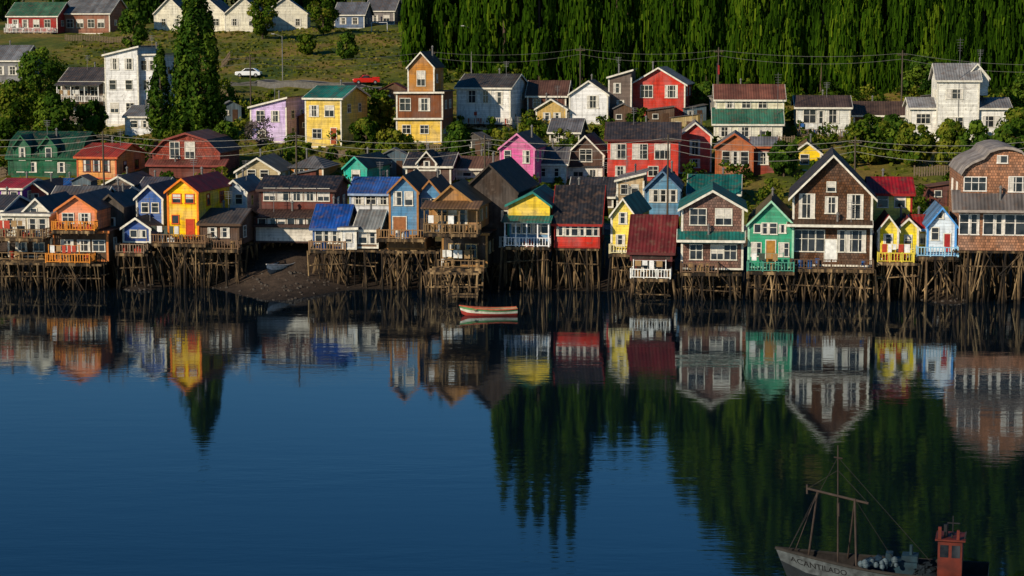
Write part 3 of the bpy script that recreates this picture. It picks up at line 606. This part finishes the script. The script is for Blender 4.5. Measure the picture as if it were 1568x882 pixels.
for i in range(8):
    x=16+random.uniform(-1,1)
    while x<122:
        Y=342+i*12+random.uniform(-3,3); X=x+random.uniform(-2,2)
        ft(X,Y,random.uniform(12,20),random.uniform(2.8,4.2),650,.4+random.uniform(-.15,.15),.85,1.7,face=.4); x+=random.uniform(4.5,7)
for (X,Y,H) in [(-1.2,312,33),(1.6,318,37),(4.2,310,36),(6.8,317,39),(9.3,312,38),(11.5,319,33)]:
    ft(X,Y,H,2.9,4800,.36,.34,1.4,'poplar',ncl=100,face=.5)
for i in range(26):
    X=random.uniform(-17,1); Y=random.uniform(336,350); ft(X,Y,random.uniform(13,18),random.uniform(2.2,3.4),2200,.38+random.uniform(-.12,.1),.3,1.4,face=.6)
E=empty('weeping_tree_forest',(0,0,0)); mass('leaves',parts,FOR,E); TR.obj('trunks',BARK,E)
parts=[];TR=MB()
for i in range(56):
    X=random.uniform(-150,-12); Y=random.uniform(448,520); ft(X,Y,random.uniform(12,22),random.uniform(3,5),900,.35+random.uniform(-.15,.15),.9,1.1,'broad' if i%2 else 'poplar')
E=empty('distant_woods',(0,0,0)); mass('leaves',parts,DKG,E); TR.obj('trunks',BARK,E)
# shrubs
parts=[];c=0
while c<600:
    X=random.uniform(-85,95); s=random.uniform(33,138); Y=Yr(X)+s
    if any((X-a)**2+(Y-b)**2<(r_*.95)**2 for a,b,r_ in FOOT): continue
    if s>115 and X<-12 and random.random()<.8: continue
    R_=random.uniform(.5,1.8); parts.append(crown((X,Y,gz(X,Y)-.2),R_*1.7,R_,int(80+R_*140),9,'broad',.9,.3,.3,False,.05,clr=.5,tb=random.uniform(.25,.75))); c+=1
mass('hillside_shrubs',parts,MDG)
# long grass tufts
N=24000; X=rng.uniform(-85,95,N); s=rng.uniform(22,225,N); Y=188-.113*X+s; Z=ground(X,Y)
keep=np.ones(N,bool)
for a,b,r_ in FOOT: keep&=((X-a)**2+(Y-b)**2>(r_*.8)**2)
keep&=np.abs(s-26)>3.8
for p,q in zip(ra[:-1],ra[1:]):
    keep&=~((X>p[0]-1)&(X<q[0]+1)&(np.abs(Y-(p[1]+q[1])/2)<5))
X,Y,Z=X[keep],Y[keep],Z[keep]; n=len(X)
nr=rng.normal(0,1,(n,3)); nr[:,2]=.35; v=quads(np.stack([X,Y,Z+.1],1),nr,rng.uniform(.3,.9,n),rng.uniform(.2,.45,n),True)
npmesh('grass_tufts',v,np.arange(n*4).reshape(-1,4),foliage('dry_grass',(64,76,22),(98,104,36),(136,122,60)),tint=np.clip(.45+rng.normal(0,.2,n),0,1))
# ------------------------------------------------------------------ fences, poles, wires
PL=plain('weathered_boards',(120,104,84),.9,.4,3)
def fence(u0,v0,u1,v1,h=1.2,name='wooden_fence'):
    a=at(u0,v0);b=at(u1,v1); L=math.hypot(b[0]-a[0],b[1]-a[1]); E=empty(name,(0,0,0)); B=MB(); n=int(L/.32)
    for i in range(n+1):
        x=a[0]+(b[0]-a[0])*i/n; y=a[1]+(b[1]-a[1])*i/n; z=gz(x,y); hh=h*random.uniform(.9,1.06)
        B.box(x-.09,x+.09,y-.015,y+.015,z-.2,z+hh)
        if i%7==0: B.box(x-.06,x+.06,y+.02,y+.14,z-.3,z+h*1.08)
    B.obj('boards',PL,E); r=MB(); m=max(2,n//7)
    for i in range(m):
        for zz in(.3,.85):
            p=[a[k]+(b[k]-a[k])*i/m for k in(0,1)]; q=[a[k]+(b[k]-a[k])*(i+1)/m for k in(0,1)]
            r.beam((p[0],p[1]+.06,gz(*p)+h*zz),(q[0],q[1]+.06,gz(*q)+h*zz),.045)
    r.obj('rails',PL,E)
for f in [(1396,300,1465,303),(1400,270,1462,268),(560,222,604,216),(684,214,700,212),(335,150,360,150),(1300,222,1390,232),(500,240,530,244),(1190,222,1216,224),(640,232,690,236),(0,272,14,270),(340,105,352,90),(430,240,462,236),(1545,228,1600,232),(100,62,230,64)]: fence(*f)
WDP=plain('pole_timber',(84,74,62),.9)
def upole(X,Y,h=10,name='utility_pole'):
    z=gz(X,Y); E=empty(name,(X,Y,z)); B=MB(); B.beam((0,0,-.5),(0,0,h),.13,.09,8); B.box(-.7,.7,-.05,.05,h-.7,h-.57)
    for x in(-.6,-.3,.3,.6): B.beam((x,0,h-.57),(x,0,h-.4),.05,.04,6)
    B.obj('pole_and_crossarm',WDP,E); return Vector((X,Y,z+h-.4))
def wires(name,tops,offs,col):
    B=MB()
    for p,q in zip(tops[:-1],tops[1:]):
        for oi,(ox,oz) in enumerate(offs):
            pr=None
            for k in range(9):
                t=k/8; w=p.lerp(q,t)+Vector((ox,0,oz-4*(.7+.25*oi)*t*(1-t)))
                if pr is not None: B.beam(pr,w,.024,n=3)
                pr=w
    B.obj(name,plain('cable',col))
T=[upole(x,Yr(x)+30.5) for x in(-70,-46,-24,-3,17,37,58,80)]; wires('power_lines',T,((0,0),(0,-.5),(0,-1.2)),(140,138,132))
T=[upole(x,Yr(x)+yy,9.5) for x,yy in((-60,100),(-38,98),(-12,104),(10,106),(30,106),(55,100),(78,92))]; wires('power_lines',T,((0,0),(0,-.8)),(90,90,86))
def lamp(u,v,h=7):
    X,Y,z=at(u,v); E=empty('street_lamp',(X,Y,z)); B=MB(); B.beam((0,0,-.3),(0,0,h),.11,.07,8); B.beam((0,0,h-.1),(-1.3,-.3,h+.35),.05,n=6); B.obj('post',plain('lamp_steel',(120,120,118)),E)
    h_=MB(); h_.box(-1.75,-1.2,-.42,-.18,h+.27,h+.42); h_.obj('lamp_head',plain('lamp_head_grey',(170,170,168)),E)
lamp(433,124,7.2); lamp(722,112,7.5); lamp(1048,120,8.5); lamp(1160,110,7)
def mast(u,v,h,flag=None):
    X,Y,z=at(u,v); E=empty('flagpole' if flag else 'radio_antenna',(X,Y,z)); B=MB(); B.beam((0,0,-.2),(0,0,h),.06,.03,6)
    if not flag:
        for k in range(5): B.box(-.5+k*.06,.5-k*.06,-.02,.02,h-.3-k*.35,h-.26-k*.35)
    B.obj('mast',plain('mast_steel',(90,90,92)),E)
    if flag:   # small flag hanging limp along the pole
        f=MB(); f.add([(0,0,h-1.5),(.18,.05,h-1.6),(.34,-.03,h-1.55),(.3,-.03,h-.35),(.15,.05,h-.25),(0,0,h-.1)],[(0,1,4,5),(1,2,3,4)]); f.obj('flag',plain('red_cloth',flag),E)
mast(1466,222,14); mast(1097,190,8.5,(140,26,26)); mast(1190,215,9)
X,Y,Z=at(581,50); E=empty('football_goal',(X,Y,Z)); B=MB()
for x in(-1.6,1.6): B.beam((x,0,0),(x,0,2),.06,n=6); B.beam((x,0,2),(x,1.2,0),.04,n=6)
B.beam((-1.6,0,2),(1.6,0,2),.06,n=6); B.obj('frame',plain('white_steel',(220,220,220)),E)
# ------------------------------------------------------------------ vehicles
def vehicle(name,u,v,yaw,col,pickup=False):
    X,Y,Z=at(u,v); E=empty(name,(X,Y,Z+.12),yaw); B=MB()
    body=[(-2.15,.35),(-2.15,.78),(-2.0,.92),(-1.1,.98),(1.55,.98),(2.1,.88),(2.15,.35),(1.75,.3),(-1.75,.3)]
    B.prism(body,'y',-.85,.85)
    cab=[(-1.15,.97),(-.5,1.48),(.35,1.5),(.75,.97)] if pickup else [(-1.15,.97),(-.45,1.46),(1.0,1.48),(1.75,.97)]
    C=MB(); C.prism(cab,'y',-.74,.74)
    if pickup: C.box(.85,2.1,-.82,-.76,.97,1.15); C.box(.85,2.1,.76,.82,.97,1.15); C.box(2.04,2.1,-.75,.75,.97,1.15)
    pm=plain('car_paint',col,.25,.08,2,0,.6)
    for b_,nn in((B,'body'),(C,'cabin')):
        o=b_.obj(nn,pm,E); md=o.modifiers.new('b','BEVEL'); md.width=.07; md.segments=3
    G=MB(); cx=[(p*.86,1.02+(z-.97)*.82) for p,z in cab]; G.prism(cx,'y',-.755,.755)
    f=cab; G.prism([(f[0][0]-.03,1.03),(f[1][0]-.04,1.43),(f[1][0]+.02,1.43),(f[0][0]+.1,1.03)],'y',-.64,.64); G.obj('glazing',glassmat(),E)
    Wh=MB(); Hb=MB()
    for x in(-1.35,1.35):
        for y in(-.87,.67): Wh.beam((x,y,.33),(x,y+.2,.33),.33,n=18)
        Hb.beam((x,-.885,.33),(x,-.86,.33),.17,n=12)
    Wh.obj('tyres',plain('rubber',(25,25,26)),E); Hb.obj('hubcaps',plain('hub_metal',(150,150,150)),E)
    K=MB(); K.box(-2.2,-2.13,-.8,.8,.38,.52);K.box(2.13,2.2,-.8,.8,.38,.52); K.obj('bumpers',plain('bumper',(60,60,62)),E)
    Q=MB(); Q.box(-2.17,-2.14,-.75,-.45,.65,.8);Q.box(-2.17,-2.14,.45,.75,.65,.8); Q.obj('headlights',plain('lens',(230,230,220),.2),E)
vehicle('parked_car',381,120,math.radians(-6),(225,228,232))
vehicle('red_pickup_truck',561,131,math.radians(10),(206,36,20),True)
# ------------------------------------------------------------------ boats
def hull(E,L,Bm,H,bands,rise=.5,n=20,trans=.6,deckz=None,deckm=None,seats=None):
    def sec(t,f):
        b=Bm/2*(1-(1-t)**2.4)*(1-(1-trans)*max(0,(t-.55)/.45)**1.6)
        sh=H+rise*(1-t)**2.5+rise*.35*t**3; k0=.0+.5*H*max(0,.12-t)/.12
        return (t*L-f*H*.35*(1-t)**6, b*(0.12+.88*f**.55), k0+(sh-k0)*f)
    for f0,f1,nm,mt in bands:
        B=MB()
        for sg in(-1,1):
            for i in range(n):
                for k in range(3):
                    g0=f0+(f1-f0)*k/3; g1=f0+(f1-f0)*(k+1)/3
                    q=[sec(i/n,g0),sec((i+1)/n,g0),sec((i+1)/n,g1),sec(i/n,g1)]
                    B.add([(x,y*sg,z) for x,y,z in q],[(0,1,2,3)])
        a=[sec(1,f0),sec(1,f1)]; B.add([(a[0][0],-a[0][1],a[0][2]),(a[0][0],a[0][1],a[0][2]),(a[1][0],a[1][1],a[1][2]),(a[1][0],-a[1][1],a[1][2])],[(0,1,2,3)])
        B.obj(nm,mt,E,True)
    G=MB(); I=MB()
    for sg in(-1,1):
        for i in range(n):
            p=Vector(sec(i/n,1));q=Vector(sec((i+1)/n,1)); p.y*=sg;q.y*=sg; G.beam(p,q,.055*max(1,L/7),n=6)
            p2=Vector(sec(i/n,.35));q2=Vector(sec((i+1)/n,.35)); p2.y*=sg*.9;q2.y*=sg*.9
            I.add([(p.x,p.y*.95,p.z),(q.x,q.y*.95,q.z),q2,p2],[(0,1,2,3)])
    for i in range(n):
        f=deckz if deckz else .35; a=sec(i/n,f);b=sec((i+1)/n,f)
        I.add([(a[0],-a[1]*.97,a[2]),(a[0],a[1]*.97,a[2]),(b[0],b[1]*.97,b[2]),(b[0],-b[1]*.97,b[2])],[(0,1,2,3)])
    I.obj('deck' if deckz else 'inner_planking',deckm,E)
    if seats:
        for t in seats: a=sec(t,.75); I2=MB(); I2.box(a[0]-.14,a[0]+.14,-a[1]*.97,a[1]*.97,a[2]-.03,a[2]+.02); I2.obj('thwart',deckm,E)
    return G,sec
X,_=pz(702,480,177.5)
E=empty('rowing_boat',(X+.3,177.3,-.16),math.radians(5))
G,_s=hull(E,5.0,1.7,.66,[(0,.45,'bottom_planks',plain('boat_red',(150,50,40))),(.45,.72,'side_planks',plain('boat_white',(205,202,186))),(.72,1,'sheer_strake',plain('boat_green',(90,140,90)))],.42,18,.7,None,plain('boat_inside',(150,132,104)),(.3,.52,.75))
G.obj('gunwale',plain('boat_trim',(180,90,62)),E)
O=MB(); O.beam((1.2,-.5,.75),(3.8,.3,.8),.03,n=6); O.box(.9,1.3,-.62,-.48,.72,.75); O.obj('oar',plain('oar_wood',(170,140,96)),E)
X,Y,Z=at(410,424); E=empty('beached_dinghy',(X,Y,Z+.05),math.radians(68)); 
G,_s=hull(E,4.8,1.8,.75,[(0,.5,'bottom_planks',plain('dinghy_grey',(130,132,130))),(.5,1,'side_planks',plain('dinghy_white',(225,227,222)))],.4,16,.8,None,plain('dinghy_inside',(150,144,130)),(.3,.6,.8)); G.obj('gunwale',plain('dinghy_trim',(200,200,196)),E)
X,_=pz(708,460,186.5); E=empty('timber_landing',(X,186.8,0),math.radians(-4)); B=MB(); B.box(-1.5,1.5,-.6,.8,.45,.6)
for x in(-1.4,-.5,.5,1.4):
    for y in(-.5,.7): B.beam((x,y,-1),(x+.05,y,.95 if y<0 else 1.4),.07,n=6)
B.box(-1.5,1.5,-.62,-.55,.75,.86)
for k in range(9): B.box(-2.1,-1.5,.9+k*.28,1.1+k*.28,.5+k*.4,.55+k*.4)
B.obj('landing_timbers',polemat(),E)
# fishing boat in the foreground; its colours are darkened to stand for shadow
BX,BY=12.55,88.0
E=empty('fishing_boat',(BX,BY,-.42),math.radians(-15))
HW=plain('hull_white_worn_shaded',(74,80,82),.7,.6,3); HB=plain('hull_dark',(18,26,32),.7,.4)  # worn white paint dimmed to grey, shadow put into the colour
G,sc_=hull(E,8.8,3.3,1.75,[(0,.62,'lower_hull',HB),(.62,1,'upper_hull',HW)],.6,26,.75,.75,plain('old_deck_shaded',(36,32,30),.9,.5,4))
G.obj('gunwale',plain('boat_gunwale',(44,40,36),.8,.4),E)
M=MB()
def loc(u,v,Yd):
    X,Z=pz(u,v,Yd); dx,dyy=X-BX,Yd-BY; a=math.radians(15); return Vector((dx*math.cos(a)-dyy*math.sin(a), dx*math.sin(a)+dyy*math.cos(a), Z+.42))
A1,A0=loc(1252,752,87.6),loc(1238,852,87.9); B1,B0=loc(1309,764,86.6),loc(1311,866,86.2)
M.beam(A0,A1,.05,n=8);M.beam(B0,B1,.05,n=8); B2=loc(1298,856,88.2); M.beam(A1,loc(1218,842,88.0),.022,n=6);M.beam(B1,B2,.04,n=8)
M.beam(loc(1236,748,87.8),loc(1330,771,86.3),.055,n=8); M.beam(loc(1283,866,87.2),loc(1283,682,87.2),.045,.025,8); M.beam(loc(1277,700,87.2),loc(1290,702,87.2),.03,n=6)
M.beam(loc(1236,742,87.8),loc(1236,756,87.8),.05,n=6); M.beam(loc(1284,770,87.2),loc(1284,790,87.2),.07,n=6)
M.obj('mast_and_gantry',plain('mast_paint',(58,47,40),.7,.4),E)
Rg=MB()
for a,b in((loc(1283,700,87.2),loc(1203,850,88)),(loc(1283,700,87.2),loc(1425,860,86)),(loc(1252,752,87.6),loc(1203,850,88)),(loc(1309,764,86.6),loc(1370,860,86.4)),(loc(1283,720,87.2),loc(1330,771,86.3)),(loc(1283,720,87.2),loc(1237,748,87.8))): Rg.beam(a,b,.012,n=4)
Rg.obj('rigging',plain('rope',(36,32,30)),E)
Wc=MB(); p=loc(1454,870,85.9); zt=loc(1452,822,85.9).z; zd=1.3
Wc.box(p.x-.5,p.x+.55,p.y-.75,p.y+.6,zd,zt); Wc.box(p.x-.62,p.x+.68,p.y-.88,p.y+.72,zt,zt+.07); Wc.box(p.x-.5,p.x-.36,p.y-.8,p.y-.66,zt+.07,zt+.6); Wc.box(p.x+.3,p.x+.42,p.y-.8,p.y-.66,zt+.07,zt+.5); Wc.obj('wheelhouse',plain('wheelhouse_orange',(88,30,17),.6,.5,2),E)
g2=MB()
for q in(-.4,.1): g2.box(p.x+q,p.x+q+.36,p.y-.765,p.y-.75,zt-.75,zt-.2)
g2.box(p.x-.515,p.x-.5,p.y-.4,p.y+.3,zt-.75,zt-.25); g2.obj('wheelhouse_windows',glassmat(),E)
g3=MB(); g3.beam((p.x-.2,p.y,zt),(p.x-.2,p.y,zt+.55),.1,n=8); g3.beam((p.x+.1,p.y,zt),(p.x+.1,p.y,zt+.95),.03,n=6); g3.box(p.x-.15,p.x+.4,p.y-.02,p.y+.02,zt+.6,zt+.65)
for k in range(5): g3.beam((p.x-.5+k*.28,p.y-.5,zt),(p.x-.5+k*.3,p.y-.5,zt+random.uniform(.2,.5)),.04,n=6)
g3.obj('exhaust_and_aerial',plain('dark_steel',(26,26,30)),E)
cb=MB(); c0=loc(1388,856,86.6); cb.box(c0.x-.7,c0.x+.5,c0.y-.5,c0.y+.5,1.3,2.2); cb.box(c0.x-.2,c0.x+.5,c0.y-.3,c0.y+.5,2.2,2.45); cb.box(c0.x-.9,c0.x-.6,c0.y-.3,c0.y+.3,1.3,2.5); cb.beam((c0.x+.2,c0.y,2.4),(c0.x+.2,c0.y,2.9),.08,n=8); cb.obj('engine_box',plain('teal_box',(22,48,60),.7,.5),E)
def heap(c,R_,h,name,mat,n=260,sz=.26):
    d=rng.normal(size=(n,3)); d/=np.linalg.norm(d,axis=1,keepdims=True); d[:,2]=np.abs(d[:,2])
    pp=d*np.array([R_,R_*.8,h])*rng.uniform(.8,1.1,(n,1))+np.array(c); v=quads(pp,d+rng.normal(0,.3,(n,3)),np.full(n,sz),np.full(n,sz),False)
    npmesh(name,v,np.arange(n*4).reshape(-1,4),mat,parent=E)
c1=loc(1345,850,86.8); heap((c1.x,c1.y,1.3),.85,1.0,'net_heap',plain('blue_green_net',(14,40,58),.9,.4,6))
c1=loc(1418,868,85.8); heap((c1.x,c1.y,1.3),.6,.9,'net_heap_2',plain('dark_net',(16,28,36),.9,.4,6))
by=MB()
for i in range(12):
    c2=loc(1318+i*5+random.uniform(-3,3),866+random.uniform(-9,8),85.9+random.uniform(-.3,.3)); r=random.uniform(.1,.17)
    for k in range(6):
        a0=-math.pi/2+math.pi*k/6;a1=-math.pi/2+math.pi*(k+1)/6
        by.beam(c2+Vector((0,0,r*math.sin(a0))),c2+Vector((0,0,r*math.sin(a1))),max(r*math.cos(a0),.005),max(r*math.cos(a1),.005),10)
by.obj('buoys',plain('buoy_plastic',(78,94,102),.5,.4),E,True)
tx=bpy.data.curves.new('name_lettering','FONT'); tx.body='ACANTILADO'; tx.size=.36; tx.extrude=.004
to=bpy.data.objects.new('name_lettering_src',tx); link(to); bpy.context.view_layer.update()
me=bpy.data.meshes.new_from_object(to); bpy.data.objects.remove(to)
for vtx in me.vertices:
    xx=.45+vtx.co.x*1.0; f=.76+vtx.co.y*.5; t=min(max(xx/8.8,.03),1); q=sc_(t,min(f,1)); vtx.co=(q[0],-q[1]-.012-vtx.co.z,q[2])
me.materials.append(plain('letter_black',(12,12,14))); lo=bpy.data.objects.new('name_lettering',me); link(lo); lo.parent=E
# ------------------------------------------------------------------ light
az=math.radians(227); el=math.radians(25)
to_sun=Vector((math.sin(az)*math.cos(el),math.cos(az)*math.cos(el),math.sin(el)))
sl=bpy.data.lights.new('sun','SUN'); sl.energy=5.0; sl.angle=math.radians(.5); sl.color=(1,.86,.66)
so=bpy.data.objects.new('sun',sl); link(so); so.rotation_euler=to_sun.to_track_quat('Z','Y').to_euler()
w=bpy.data.worlds.new('World'); scene.world=w; w.use_nodes=True; t=w.node_tree; t.nodes.clear()
sk=t.nodes.new('ShaderNodeTexSky'); sk.sky_type='NISHITA'; sk.sun_disc=False; sk.sun_elevation=el; sk.sun_rotation=az; sk.air_density=1.0; sk.dust_density=0; sk.ozone_density=3.2
hs=t.nodes.new('ShaderNodeHueSaturation'); hs.inputs['Saturation'].default_value=1.36; hs.inputs['Value'].default_value=1.0
bg=t.nodes.new('ShaderNodeBackground'); bg.inputs[1].default_value=.08; o=t.nodes.new('ShaderNodeOutputWorld'); t.links.new(sk.outputs[0],hs.inputs['Color']); t.links.new(hs.outputs[0],bg.inputs[0]); t.links.new(bg.outputs[0],o.inputs[0])
cam=bpy.data.cameras.new('camera'); cam.lens=F/1568*36; cam.sensor_width=36; cam.clip_end=5000; cam.clip_start=.5
co=bpy.data.objects.new('camera',cam); link(co); co.location=(0,0,CAMZ); co.rotation_euler=(math.pi/2-P,0,0); scene.camera=co
